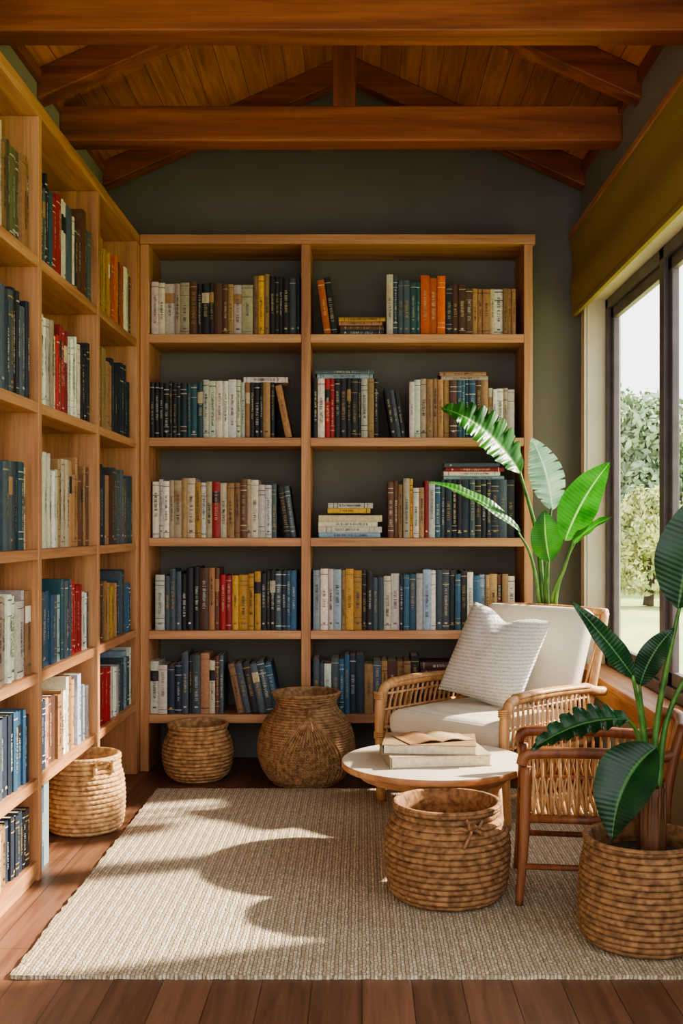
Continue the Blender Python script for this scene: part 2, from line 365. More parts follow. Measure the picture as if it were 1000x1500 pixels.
# ------------------------------------------------------------------ books
PAL={'w':(224,218,202),'c':(204,187,155),'t':(170,130,86),'y':(204,156,62),'o':(210,102,40),'r':(164,38,40),'b':(100,66,46),'k':(34,34,38),
     'n':(34,48,64),'s':(76,90,98),'u':(54,98,126),'l':(148,174,184),'e':(46,88,98),'g':(100,96,66),'m':(92,32,36)}
def book(mb,M,t,D,h,code):
    base=PAL[code]; j=U(0.8,1.1)
    col=lin(tuple(min(255,c*j*U(0.96,1.04)) for c in base))
    pg=lin((222,208,178)); cv=0.0025; bulge=min(0.004,t*0.15)
    mb.box(cv,t-cv,0.003,D-0.004,0.004,h-0.004,pg,0,M)
    mb.box(0,cv,0,D,0,h,col,0,M); mb.box(t-cv,t,0,D,0,h,col,0,M)
    def arc(z0,z1,off,c):
        n=5;vs=[];fs=[]
        for i in range(n+1):
            u=i/n; y=-bulge*math.sin(math.pi*u)-off
            vs.append((t*u,y,z0)); vs.append((t*u,y,z1))
        for i in range(n): a=i*2; fs.append((a,a+2,a+3,a+1))
        vs+= [(0,cv,z0),(t,cv,z0),(0,cv,z1),(t,cv,z1)]
        k=2*(n+1)
        fs.append(tuple([k]+[k+1]+[2*i for i in range(n,-1,-1)])); fs.append(tuple([2*i+1 for i in range(n+1)]+[k+3,k+2]))
        mb.add(vs,fs,c,0,False,M)
    arc(0,h,0,col)
    dark=sum(base)<330
    ink=lin(random.choice([(212,196,158),(196,164,96),(220,220,214)]) if dark else random.choice([(60,52,44),(90,54,40),(56,68,86)]))
    if code in 'ro': ink=lin((235,212,168))
    f=U(0.05,0.4); ink=tuple(a*(1-f)+b_*f for a,b_ in zip(ink,col))
    q=R()
    if q<0.55:
        for zz in random.choice([(0.08,0.9),(0.12,0.2,0.8,0.88),(0.9,),(0.06,0.75,0.93)]):
            arc(h*zz,h*zz+U(0.002,0.005),0.0006,ink)
    if q>0.9 and t>0.018:
        c2=lin(PAL[random.choice('wckt')]); arc(h*0.62,h*0.82,0.0006,c2)
    if R()<0.85:
        # rotated spine title: glyphs made of one or two strokes each
        zc=h*U(0.2,0.4); ze=h*U(0.6,0.85); wd=min(0.014,t*U(0.3,0.5)); xa=(t-wd)/2; yy=-bulge-0.0013
        while zc<ze:
            l=U(0.0035,0.006)
            g=R()
            qs=[]
            if g<0.14: pass
            else:
                qs.append((xa,xa+wd,zc,zc+0.0014))
                if g>0.4: qs.append((xa+(wd*0.8 if R()<.5 else 0),xa+(wd if R()<.5 else wd*0.2)+0.001,zc,zc+l*0.7))
                if g>0.7: qs.append((xa,xa+wd*0.8,zc+l*0.5,zc+l*0.5+0.0012))
            for a,c,p,q2 in qs:
                if c<a: a,c=c,a
                mb.add([(a,yy,p),(c,yy,p),(c,yy,q2),(a,yy,q2)],[(0,1,2,3)],ink,0,False,M)
            zc+=l
    if R()<0.35:
        a=t*0.3;c=t*0.7; yy=-bulge-0.0013
        mb.add([(a,yy,h*0.1),(c,yy,h*0.1),(c,yy,h*0.1+0.008),(a,yy,h*0.1+0.008)],[(0,1,2,3)],ink,0,False,M)
def MAT(kind,x,y,z,lean=0):
    if kind=='B': base=Matrix.Translation((x,y,z))
    else: base=Matrix.Translation((x,y,z))@Matrix.Rotation(math.pi/2,4,'Z')
    if lean: base=base@Matrix.Rotation(-lean,4,'Y')
    return base
def run(mb,kind,a,c,z,codes,hm=0.275,hv=0.03,fixed=None,depth=0.19,front=None):
    n=len(codes); ws=[U(0.6,1.45)*(0.85 if k in 'kn' else 1) for k in codes]; S=(c-a)/sum(ws)
    p=a; ph=hm
    for i,(k,w_) in enumerate(zip(codes,ws)):
        t=w_*S
        if R()<0.55: ph=hm+U(-hv*1.25,hv)
        h=fixed if fixed else ph+U(-0.005,0.005)
        d=depth+U(-0.02,0.008); off=U(0,0.014)
        if kind=='B': M=MAT('B',p+0.0006,F0+0.028+off,z+0.0005)
        else: M=MAT('L',FX-0.02-off,p+0.0006,z+0.0005); d-=0.022
        book(mb,M,t-0.0012,d,h,k); p+=t
def leanrow(mb,kind,a,z,codes,t,h,ang):
    p=a
    for k in codes:
        tt=t*U(0.85,1.15); hh=h*U(0.94,1.0)
        if kind=='B': M=MAT('B',p,F0+0.03+U(0,0.01),z+0.001,ang)
        else: M=MAT('L',FX-0.02,p,z+0.001,ang)
        book(mb,M,tt,0.185,hh,k); p+=tt/math.cos(ang)+0.001
def flat(mb,a,c,z,codes,t,kind='B'):
    zz=z+0.0008
    for k in codes:
        tt=t*U(0.85,1.15); w_=(c-a)*U(0.9,1.0); a0=a+((c-a)-w_)*R()
        M=Matrix.Translation((a0,F0+0.03+U(0,0.012),zz+tt))@Matrix.Rotation(math.pi/2,4,'Y')
        book(mb,M,tt,0.18,w_,k); zz+=tt+0.0006
    return zz
b=MB()
z=SZ[0]
run(b,'B',-1.035,-0.535,z,'wwwccbkkkbbtwc',0.275,0.02); run(b,'B',-0.533,-0.455,z,'tyt',0.292,0.004); run(b,'B',-0.453,-0.305,z,'kkkksk',0.29,0.02)
leanrow(b,'B',-0.185,z,'ok',0.034,0.285,0.13); flat(b,-0.115,0.115,z,'sbty',0.021)
run(b,'B',0.12,0.175,z,'ws',0.294,0.004); run(b,'B',0.177,0.285,z,'ssee',0.27,0.01); run(b,'B',0.287,0.41,z,'ooo',0.285,0.005); run(b,'B',0.412,0.755,z,'nbbbtttcwttt',0.25,0.03)
z=SZ[1]
run(b,'B',-1.04,-0.81,z,'kkkkkknnee',0.275,0.012); run(b,'B',-0.808,-0.575,z,'ewwwwwww',0.28,0.004); run(b,'B',-0.573,-0.45,z,'tkkkt',0.27,0,0.272)
leanrow(b,'B',-0.375,z,'t',0.03,0.265,0.2); run(b,'B',-0.448,-0.43,z,'k',0.27,0,0.272)
flat(b,-0.585,-0.36,z+0.2725,'w',0.026)
run(b,'B',-0.24,0.08,z,'kwrrkkkkkwtk',0.3,0,0.292); flat(b,-0.23,0.07,z+0.293,'ls',0.02)
leanrow(b,'B',0.145,z,'ksk',0.024,0.25,0.16); run(b,'B',0.232,0.40,z,'wwcttt',0.285,0.006); run(b,'B',0.402,0.62,z,'tbuueubt',0.285,0,0.283); flat(b,0.38,0.625,z+0.284,'ct',0.02); run(b,'B',0.622,0.75,z,'cwwcw',0.265,0.02)
z=SZ[2]
run(b,'B',-1.03,-0.42,z,'wwwcctcywcrcttbcwwws',0.275,0.02); leanrow(b,'B',-0.38,z,'ks',0.028,0.255,0.14)
flat(b,-0.215,0.10,z,'lwwc',0.028); flat(b,-0.17,0.06,z+0.12,'yw',0.022)
run(b,'B',0.127,0.20,z,'bbt',0.27,0.01); run(b,'B',0.202,0.385,z,'cywtrwu',0.27,0.02); run(b,'B',0.387,0.75,z,'snkknskknnsk',0.29,0,0.285); flat(b,0.40,0.70,z+0.286,'lwrs',0.02)
z=SZ[3]
run(b,'B',-1.015,-0.70,z,'wssskkkbtb',0.29,0.02); run(b,'B',-0.698,-0.64,z,'rr',0.275,0.004); run(b,'B',-0.638,-0.53,z,'yyy',0.27,0.006); run(b,'B',-0.528,-0.32,z,'ykkksnuu',0.285,0.01)
run(b,'B',-0.24,0.75,z,'lwwltyykksswwnuuwlwssnukwulttbtw',0.28,0.022)
z=SZ[4]
run(b,'B',-1.04,-0.68,z,'wwnnskstcbs',0.28,0.03); leanrow(b,'B',-0.61,z,'tskssu',0.033,0.26,0.2)
run(b,'B',-0.24,0.28,z,'sswsuunntstbttk',0.27,0.025); flat(b,0.285,0.50,z,'mkmbmkmb',0.03)
run(b,'B',0.505,0.75,z,'kskbks',0.26,0.02)
b.obj('shelf_books',[book_mat])
b=MB()
bays=[(2.9,3.66),(3.715,4.48),(4.535,5.262)]
rows=[(LZ[0],['sktgnnctggt','nsnurrwswnbs','yyyyoobowb'],0.31),
      (LZ[1],['nsusssnsksn','wwcwrrwwwwnkkn','nnttnnknn'],0.31),
      (LZ[2],['ecwcunnsnec','wwcwtcttbbtb','kntbssgse'],0.31),
      (LZ[3],['wwwwtwwcwwt','lsuslessrrws','tbtyytbusu'],0.27),
      (LZ[4],['lslullsnuun','nntbtwtwlwlw','rrrwwslsw'],0.245),
      (0.071,['ttybcoctnnk'],0.205)]
for z,cs,hm in rows:
    for (a,c),s in zip(bays,cs):
        aa=a+ (0.03 if hm>0.3 else 0.0); cc=c-U(0.0,0.05)
        run(b,'L',aa,cc,z,''.join(ch+(ch if R()<0.5 else '') for ch in s),hm,0.022 if hm<0.22 else 0.035)
run(b,'L',3.715,3.90,0.0,'susl',0.27,0.01)
b.obj('shelf_books',[book_mat])

# ------------------------------------------------------------------ rug
b=MB(); nx,ny=90,60; rx0,rx1,ry0,ry1=-0.925,1.04,2.868,4.94
vs=[];fs=[]
def rz(i,j): return 0.011+0.0012*noise.noise(Vector((i*0.3,j*0.3,0)))
for j in range(ny+1):
    for i in range(nx+1):
        x=rx0+(rx1-rx0)*i/nx; y=ry0+(ry1-ry0)*j/ny
        if i in(0,nx): x+=U(-0.004,0.004)
        if j in(0,ny): y+=U(-0.004,0.004)
        vs.append((x,y,rz(i,j)))
for j in range(ny):
    for i in range(nx):
        a=j*(nx+1)+i; fs.append((a,a+1,a+nx+2,a+nx+1))
edge=[j*(nx+1)+i for i,j in [(i,0) for i in range(nx+1)]+[(nx,j) for j in range(1,ny+1)]+[(i,ny) for i in range(nx-1,-1,-1)]+[(0,j) for j in range(ny-1,0,-1)]]
base=len(vs)
for k in edge: vs.append((vs[k][0],vs[k][1],0.0005))
n=len(edge)
for k in range(n): l=(k+1)%n; fs.append((base+k,base+l,edge[l],edge[k]))
b.add(vs,fs,(1,1,1),0,False); b.obj('rug',[mat_rug()])

# ------------------------------------------------------------------ baskets
def interp(prof,z):
    for (z0,r0),(z1,r1) in zip(prof,prof[1:]):
        if z<=z1:
            t=(z-z0)/(z1-z0)
            return r0+(r1-r0)*t
    return prof[-1][1]
def smoothprof(ctrl,n=60):
    out=[]; P=[Vector((z,r,0)) for z,r in ctrl]
    for i in range(len(P)-1):
        p1=P[i];p2=P[i+1];p0=P[i-1] if i else p1*2-p2;p3=P[i+2] if i+2<len(P) else p2*2-p1
        for k in range(12):
            t=k/12; q=0.5*((2*p1)+(-p0+p2)*t+(2*p0-5*p1+4*p2-p3)*t*t+(-p0+3*p1-3*p2+p3)*t**3); out.append((q.x,q.y))
    out.append((P[-1].x,P[-1].y)); return out
def basket(name,loc,ctrl,coil,mat,extra=None,twist=46,amp=0.0011):
    b=MB(); pr=smoothprof(ctrl); H=ctrl[-1][0]; n=max(3,round(H/coil)); ch=H/n
    seg=twist*5
    vs=[];fs=[]
    def ring(r,z,ph=None,am=0):
        o=len(vs)
        for k in range(seg):
            a=2*math.pi*k/seg; rr=r
            if ph is not None: rr=r+am*math.sin(a*twist+ph)
            vs.append((rr*math.cos(a),rr*math.sin(a),z))
        return o
    ring(0.001,0.0); ring(interp(pr,0)-0.004,0.0)
    for i in range(n):
        po=U(0,6.28)
        for k in range(8):
            u=(k+0.15)/7.5; a=-math.pi/2+math.pi*u
            z=i*ch+ch/2+math.sin(a)*ch/2; r=interp(pr,z)+math.cos(a)*ch*0.62-ch*0.3
            ring(r,z,po+u*3.6,amp*math.cos(a))
    rt=interp(pr,H)
    for k in range(7):
        a=math.pi*k/6-0.3; ring(rt-0.006+math.cos(a)*0.010,H+math.sin(a)*0.007,k*0.6,amp*0.8)
    m=12
    for i in range(m+1):
        z=H-(H-0.012)*i/m; ring(interp(pr,z)-0.017+0.002*math.cos(i*math.pi),z)
    ring(0.001,0.012)
    nr=len(vs)//seg
    for i in range(nr-1):
        for k in range(seg):
            l=(k+1)%seg; fs.append((i*seg+k,i*seg+l,(i+1)*seg+l,(i+1)*seg+k))
    b.add(vs,fs,(1,1,1),0,True)
    if extra: extra(b,lambda z:interp(pr,z),H)
    return b.obj(name,[mat],loc=loc)
rope_t=mat_rope('seagrass_tan',(148,108,66),(218,178,126),300,900,0.35)
rope_m=mat_rope('seagrass_mid',(124,88,54),(194,152,106),300,900,0.35)
rope_d=mat_rope('seagrass_brown',(102,70,44),(172,128,86),300,900,0.35)
rope_p=mat_rope('seagrass_fine',(114,82,54),(176,138,98),110,420,0.6)
def pol(r,a,z): return (r*math.cos(a),r*math.sin(a),z)
def handles(angs):
    def f(b,rf,H):
        for a in angs:
            pts=[pol(rf(H*0.9)+0.008,a-0.25,H*0.9),pol(rf(H)+0.02,a-0.2,H*1.0),pol(rf(H)+0.024,a,H*0.97+0.01),pol(rf(H)+0.02,a+0.2,H*1.0),pol(rf(H*0.9)+0.008,a+0.25,H*0.9)]
            b.tube(pts,0.0065,8)
            for s in (-0.25,0.25): b.tube([pol(rf(H*0.9)+0.012,a+s,H*0.9+0.012),pol(rf(H*0.86)+0.014,a+s*1.1,H*0.82)],0.009,8)
    return f
def knot(a,zf):
    def f(b,rf,H):
        z=H*zf
        for da,dz in ((-0.18,-0.05),(0.16,-0.02),(0.22,0.02),(-0.1,0.03)):
            b.tube([pol(rf(z)+0.012,a,z),pol(rf(z+dz/2)+0.024,a+da*0.5,z+dz*0.2),pol(rf(z+dz)+0.013,a+da,z+dz)],0.005,7)
        b.tube([pol(rf(z)+0.012,a-0.05,z),pol(rf(z)+0.028,a,z+0.012),pol(rf(z)+0.012,a+0.05,z)],0.008,8)
        b.tube([pol(rf(z)+0.012,a-0.3+0.6*k/12,z+0.004*math.sin(k)) for k in range(13)],0.006,7)
    return f
def potcords(b,rf,H):
    a0=-math.pi/2+0.12; zk=H*0.80
    for s in range(-8,9):
        pts=[]
        for k in range(9):
            t=k/8; z=zk*(1-t)+H*0.06*t; a=a0+s*0.105*(math.sin(t*math.pi/2)**0.8)
            pts.append(pol(rf(z)+0.004,a,z))
        b.tube(pts,0.0042,6,sub=3)
    b.tube([pol(rf(zk)+0.01,a0-0.03,zk-0.01),pol(rf(zk)+0.026,a0,zk+0.012),pol(rf(zk)+0.01,a0+0.03,zk+0.02)],0.009,8)
    b.tube([pol(rf(H*0.92)+0.008,a0-0.5+k/12*1.0,H*0.92-0.012*math.sin(k/12*math.pi)) for k in range(13)],0.005,7)
    b.tube([pol(rf(zk)+0.01,a0,zk),pol(rf(H*0.7)+0.02,a0+0.05,H*0.7),pol(rf(H*0.62)+0.012,a0+0.02,H*0.6)],0.004,6)
basket('woven_basket',(-1.09,4.31,0.0),[(0,0.125),(0.03,0.143),(0.12,0.15),(0.2,0.145),(0.255,0.132),(0.292,0.134)],0.0185,rope_t,handles([-math.pi/2+0.15+0.6,2.2]))
basket('woven_basket',(-0.775,5.165,0.0),[(0,0.105),(0.04,0.145),(0.11,0.163),(0.17,0.158),(0.215,0.142),(0.235,0.132),(0.262,0.14)],0.0175,rope_m)
basket('round_pot_basket',(-0.26,5.10,0.0),[(0,0.145),(0.05,0.19),(0.13,0.222),(0.21,0.222),(0.29,0.195),(0.345,0.15),(0.375,0.138),(0.42,0.158)],0.0115,rope_p,potcords)
basket('woven_basket',(0.272,3.49,0.0135),[(0,0.155),(0.035,0.182),(0.13,0.196),(0.2,0.193),(0.245,0.176),(0.266,0.162),(0.298,0.171)],0.0185,rope_d,knot(-math.pi/2+0.35,0.86),twist=56)

# ------------------------------------------------------------------ plants
def leafmesh(L):
    b=MB(); uvs=[]
    for (base,tip,width,bend,nrm,splits,fold) in L:
        base,tip,bend,nrm=map(Vector,(base,tip,bend,nrm)); mid=(base+tip)/2+bend
        nu,nv=96,12; vs=[];fs=[]
        for i in range(nu+1):
            t=i/nu
            p=base*(1-t)**2+mid*2*t*(1-t)+tip*t*t
            tg=((mid-base)*(1-t)+(tip-mid)*t).normalized()
            side=tg.cross(nrm).normalized(); up=side.cross(tg)
            w_=width/2*max(0.0,math.sin(math.pi*min(1,t**0.72)))**0.75
            for k in range(nv+1):
                v=-1+2*k/nv; av=abs(v); ww=w_
                if splits:
                    ph=(t*splits+(0.35 if v>0 else 0))%1.0
                    if ph>0.78 and 0.1<t<0.93: ww=w_*(1-0.85*max(0,av-0.35)*(1-abs(ph-0.89)/0.11))
                    up_r=0.006*math.sin(t*splits*2*math.pi)*av
                else: up_r=0.003*math.sin(t*17+base.x*9+(1.5 if v>0 else 0))*av
                q=p+side*v*ww+up*(fold*av*w_-0.45*fold*av*av*w_+up_r)+tg*av*w_*0.35*(1-t)
                vs.append(q); uvs.append((t,v))
        for i in range(nu):
            for k in range(nv):
                a=i*(nv+1)+k; fs.append((a,a+1,a+nv+2,a+nv+1))
        b.add(vs,fs,(1,1,1),0,True)
    return b,uvs
leaf_b=mat_leaf('leaf_bright',(26,92,26),(66,142,42),(140,186,100),0.4)
leaf_d=mat_leaf('leaf_dark',(10,46,24),(26,78,38),(80,126,70),0.2)
leaf_p=mat_leaf('leaf_pale',(110,160,130),(170,205,180),(200,225,200),0.3)
stem_m=mat_noise('stem_green',(50,96,38),(90,134,58),20,0.4,0.1)
soil_m=mat_noise('soil',(40,28,20),(70,50,34),60,0.95,0.9,120,0.01)
pot_m=mat_noise('clay_pot',(96,60,38),(120,78,50),12,0.5,0.2)
P=empty('banana_plant',(0,0,0))
px,py=0.93,5.17
b=MB(); b.lathe([(0.001,0),(0.085,0),(0.095,0.02),(0.125,0.2),(0.13,0.26),(0.135,0.27),(0.13,0.28),(0.12,0.28),(0.115,0.25),(0.001,0.25)],48,(1,1,1),0,Matrix.Translation((px,py,0))); b.obj('pot',[pot_m],P)
b=MB(); b.lathe([(0.116,0.24),(0.06,0.258),(0.001,0.262)],32,(1,1,1),0,Matrix.Translation((px,py,0))); b.obj('soil',[soil_m],P)
b=MB()
for pts,r0 in [([(px,py,0.25),(0.86,5.15,0.8),(0.82,5.12,1.15),(0.73,5.06,1.45)],0.013),
            ([(px+.01,py,0.25),(0.87,5.14,0.8),(0.86,5.08,1.1),(0.87,5.02,1.28)],0.010),
            ([(px+.02,py-.01,0.25),(0.885,5.10,0.8),(0.92,4.98,1.0),(0.95,4.9,1.14)],0.011),
            ([(px-.02,py,0.25),(0.84,5.14,0.8),(0.79,5.10,1.05),(0.72,5.04,1.17)],0.009),
            ([(px,py-.02,0.25),(0.87,5.11,0.8),(0.86,5.06,0.95),(0.86,5.03,1.05)],0.009),
            ([(px+.03,py-.01,0.25),(0.90,5.08,0.8),(0.93,5.0,1.02),(0.96,4.93,1.12)],0.008)]:
    b.tube(pts,r0,8,rad=[r0*1.6,r0*1.1,r0*0.8,r0*0.5])
b.obj('stems',[stem_m],P)
L,uv=leafmesh([((0.735,5.06,1.44),(0.36,4.98,1.735),0.24,(0.02,-0.02,0.10),(0.25,-0.75,0.55),9,0.35),
   ((0.92,4.95,1.13),(1.085,4.78,1.475),0.18,(-0.03,0.0,0.02),(-0.35,-0.9,0.3),0,0.45),
   ((0.865,5.03,1.03),(0.835,4.99,1.27),0.15,(-0.02,-0.02,0.0),(0,-1,0.25),0,0.4),
   ((0.73,5.04,1.17),(0.30,4.99,1.40),0.085,(0.02,0,0.07),(0.2,-0.6,0.8),0,0.4),
   ((0.955,4.93,1.12),(1.10,4.80,1.235),0.075,(0,0,0.03),(-0.2,-0.6,0.8),0,0.3)])
L.obj('leaves',[leaf_b],P,uvs=uv)
L,uv=leafmesh([((0.875,5.02,1.27),(0.775,5.0,1.60),0.16,(0.035,0,0.02),(-0.3,-0.95,0.15),8,0.35)])
L.obj('pale_leaf',[leaf_p],P,uvs=uv)
P=empty('potted_bird_of_paradise',(0,0,0))
qx,qy=0.80,3.12
o=basket('basket_planter',(qx,qy,0.0135),[(0,0.155),(0.03,0.172),(0.12,0.176),(0.2,0.172),(0.25,0.162),(0.27,0.158),(0.29,0.164)],0.0175,rope_d,twist=54); o.parent=P
b=MB(); b.lathe([(0.138,0.25),(0.08,0.27),(0.001,0.275)],32,(1,1,1),0,Matrix.Translation((qx,qy,0))); b.obj('soil',[soil_m],P)
b=MB(); 
tx,ty=0.822,3.10
b.lathe([(0.036,0.25),(0.042,0.30),(0.040,0.36),(0.037,0.42),(0.040,0.452),(0.030,0.455),(0.02,0.44),(0.001,0.44)],20,(1,1,1),0,Matrix.Translation((tx,ty,0)))
for k in range(9):
    a=k*0.7; b.tube([(tx+0.034*math.cos(a),ty+0.034*math.sin(a),0.26),(tx+0.038*math.cos(a+.1),ty+0.038*math.sin(a+.1),0.36),(tx+0.036*math.cos(a+.2),ty+0.036*math.sin(a+.2),0.455+U(-0.01,0.012))],0.006,6)
b.obj('stem_sheath',[mat_wood('sheath',(64,38,22),(100,62,36),(128,86,52),'z',0.6,3)],P)
b=MB()
for pts,r0 in [([(tx,ty,0.42),(0.835,3.10,0.62),(0.86,3.08,0.80),(0.893,3.06,0.98)],0.008),
            ([(tx-.01,ty,0.42),(0.80,3.09,0.55),(0.785,3.08,0.66),(0.755,3.05,0.775)],0.008),
            ([(tx,ty-.01,0.42),(0.815,3.06,0.52),(0.81,3.02,0.57),(0.795,2.99,0.575)],0.007),
            ([(tx-.015,ty,0.42),(0.79,3.08,0.54),(0.765,3.05,0.62),(0.735,3.02,0.655)],0.006),
            ([(tx+.01,ty,0.42),(0.815,3.12,0.55),(0.80,3.12,0.66),(0.79,3.11,0.74)],0.007),
            ([(tx+.015,ty,0.42),(0.86,3.10,0.62),(0.91,3.08,0.76),(0.95,3.04,0.80)],0.007)]:
    b.tube(pts,r0,8,rad=[r0*1.7,r0*1.2,r0,r0*0.6])
b.obj('stems',[stem_m],P)
L,uv=leafmesh([((0.885,3.06,0.96),(0.955,3.02,1.30),0.175,(-0.02,-0.02,0.0),(-0.35,-0.9,0.1),0,0.4),
   ((0.805,2.99,0.585),(0.675,2.95,0.345),0.165,(-0.055,-0.03,0.06),(-0.35,-0.8,0.5),0,0.5),
   ((0.757,3.05,0.77),(0.575,3.0,0.985),0.065,(0.03,0,-0.02),(-0.3,-0.8,0.5),0,0.5),
   ((0.79,3.11,0.735),(0.875,3.06,0.905),0.075,(-0.02,0,0.02),(-0.2,-0.9,0.3),0,0.45),
   ((0.74,3.02,0.655),(0.462,3.0,0.575),0.10,(0,-0.01,0.06),(0.1,-0.6,0.8),7,0.5),
   ((0.945,3.04,0.80),(1.08,2.98,0.70),0.10,(0.0,0,0.08),(0.2,-0.6,0.8),0,0.4)])
L.obj('leaves',[leaf_d],P,uvs=uv)

# ------------------------------------------------------------------ cushions
def pillow(b,w_,h_,t_,M,n=36,pinch=0.06,edge=2.2,mat=0):
    for sgn in (1,-1):
        vs=[];fs=[]
        for j in range(n+1):
            for i in range(n+1):
                u=-1+2*i/n; v=-1+2*j/n
                prof=max(0,(1-abs(u)**edge))**0.5*max(0,(1-abs(v)**edge))**0.5
                x=u*w_/2*(1-pinch*(1-v*v)); z=v*h_/2*(1-pinch*(1-u*u))
                dent=0.05*math.exp(-((u)**2*9+(v-0.95)**2*4))
                z-=dent*h_*2.0
                y=sgn*(t_/2*prof)+0.008*noise.noise(Vector((u*3,v*3,sgn*2)))*prof
                vs.append((x,y,z))
        for j in range(n):
            for i in range(n):
                a=j*(n+1)+i; f=(a,a+1,a+n+2,a+n+1); fs.append(f if sgn<0 else tuple(reversed(f)))
        b.add(vs,fs,(1,1,1),mat,True,M)
def cushion(b,x0,x1,y0,y1,z0,z1,M=None,n=20,crown=0.02,r=0.03):
    vs=[];fs=[]
    cx,cy,cz=(x0+x1)/2,(y0+y1)/2,(z0+z1)/2; hx,hy,hz=(x1-x0)/2,(y1-y0)/2,(z1-z0)/2
    faces=[(0,1,2,1),(0,1,2,-1),(1,2,0,1),(1,2,0,-1),(0,2,1,1),(0,2,1,-1)]
    H=[hx,hy,hz]; C=[cx,cy,cz]
    for (a,bb,c,s) in faces:
        o=len(vs); fl=(s>0)
        if (a,bb,c)==(0,2,1): fl=not fl
        for j in range(n+1):
            for i in range(n+1):
                p=[0,0,0]; p[a]=(-1+2*i/n)*H[a]; p[bb]=(-1+2*j/n)*H[bb]; p[c]=s*H[c]
                inner=[max(-(H[k]-r),min(H[k]-r,p[k])) for k in range(3)]
                d=Vector([p[k]-inner[k] for k in range(3)])
                if d.length>0: d=d.normalized()*r
                q=[inner[k]+d[k] for k in range(3)]
                k=min(range(3),key=lambda k:H[k]); others=[m for m in range(3) if m!=k]
                cr=crown*(1-(q[others[0]]/H[others[0]])**2)*(1-(q[others[1]]/H[others[1]])**2)
                q[k]+= cr*(1 if q[k]>0 else -0.2)
                vs.append([C[m]+q[m] for m in range(3)])
        for j in range(n):
            for i in range(n):
                A=o+j*(n+1)+i; f=(A,A+1,A+n+2,A+n+1); fs.append(f if fl else tuple(reversed(f)))
    b.add(vs,fs,(1,1,1),0,True,M)
linen=mat_fabric('linen_cushion',(202,192,170),(224,215,196),900,0.2)
knit=mat_fabric('knit_pillow',(182,178,166),(230,227,218),420,0.9)

# ------------------------------------------------------------------ rattan armchair
A=empty('rattan_armchair',(0.535,4.70,0.0140),math.radians(135.4))
hw,fy,by,az=0.335,0.30,-0.30,0.495
b=MB()
for s in (-1,1):
    x=s*hw
    b.tube([(x,fy+0.005,0.001),(x,fy+0.012,0.2),(x,fy+0.015,0.40),(x,fy-0.005,0.465),(x,fy-0.06,az),(x,0.0,az+0.005),(x,by+0.05,az-0.005),(x,by-0.02,az-0.02),(x,by-0.09,az-0.03)],0.021,12,sub=8)
    b.tube([(x,fy-0.06,az+0.012),(x,0.05,az+0.017),(x,by+0.04,az+0.007)],0.026,12,flat=0.5)
    b.tube([(x,fy,0.265),(x,by,0.265)],0.017,10)
    b.tube([(x,fy,0.12),(x,by,0.12)],0.011,10)
    b.tube([(x*0.97,by-0.03,0.005),(x*0.95,by+0.03,0.25),(x*0.93,by-0.03,0.45),(x*0.9,by-0.115,0.66),(x*0.88,by-0.17,0.80)],0.018,10)
b.tube([(-hw,fy,0.265),(hw,fy,0.265)],0.019,10); b.tube([(-hw,by+0.03,0.265),(hw,by+0.03,0.265)],0.017,10)
b.tube([(-hw*0.9,by-0.17,0.80),(0,by-0.185,0.805),(hw*0.9,by-0.17,0.80)],0.018,10)
b.tube([(-hw*0.93,by-0.03,0.46),(hw*0.93,by-0.03,0.46)],0.014,10)
for k in range(5): 
    xx=-0.26+0.13*k; b.tube([(xx,fy,0.262),(xx,by+0.03,0.262)],0.009,8)
b.obj('frame',[rattan],A)
b=MB()
for s in (-1,1):
    x=s*hw; n=17
    for k in range(n):
        y=fy-0.035-(fy-by-0.07)*k/(n-1)
        b.tube([(x,y,0.27),(x+s*0.012,y+0.008,0.38),(x,y-0.004,az-0.01)],0.0058,6,sub=4)
        if k<n-1:
            y2=y-0.03; b.tube([(x+0.004,y,0.30),(x+s*0.012,(y+y2)/2,0.37),(x-0.004,y2,0.46)],0.004,5,sub=3)
    b.tube([(x,fy,0.31),(x,by,0.31)],0.007,6); b.tube([(x+s*0.008,fy,0.385),(x+s*0.008,by,0.385)],0.006,6); b.tube([(x,fy,0.455),(x,by,0.455)],0.006,6)
    for zz in (0.27,0.44):
        for q in range(4): b.tube([(x+0.023*math.cos(t_),fy+0.013+0.023*math.sin(t_),zz+q*0.008) for t_ in [i*math.pi/5 for i in range(10)]],0.004,5,sub=2,closed=True)
for k in range(13):
    xx=-0.27+0.045*k; b.tube([(xx,by-0.035,0.46),(xx,by-0.125,0.66),(xx,by-0.175,0.80)],0.005,6,sub=3)
b.obj('rattan_spindles',[rattan],A)
b=MB(); cushion(b,-0.295,0.295,-0.26,0.315,0.285,0.395,crown=0.02,r=0.04); b.obj('seat_cushion',[linen],A)
b=MB(); M=Matrix.Translation((0,by+0.075,0.40))@Matrix.Rotation(math.radians(22),4,'X'); cushion(b,-0.285,0.285,-0.055,0.045,0.0,0.45,M=M,crown=0.02,r=0.042); b.obj('back_cushion',[linen],A)
b=MB(); M=Matrix.Translation((0.02,-0.075,0.615))@Matrix.Rotation(math.radians(24),4,'X')@Matrix.Rotation(math.radians(-9),4,'Y'); pillow(b,0.45,0.43,0.17,M); b.obj('throw_pillow',[knit],A)

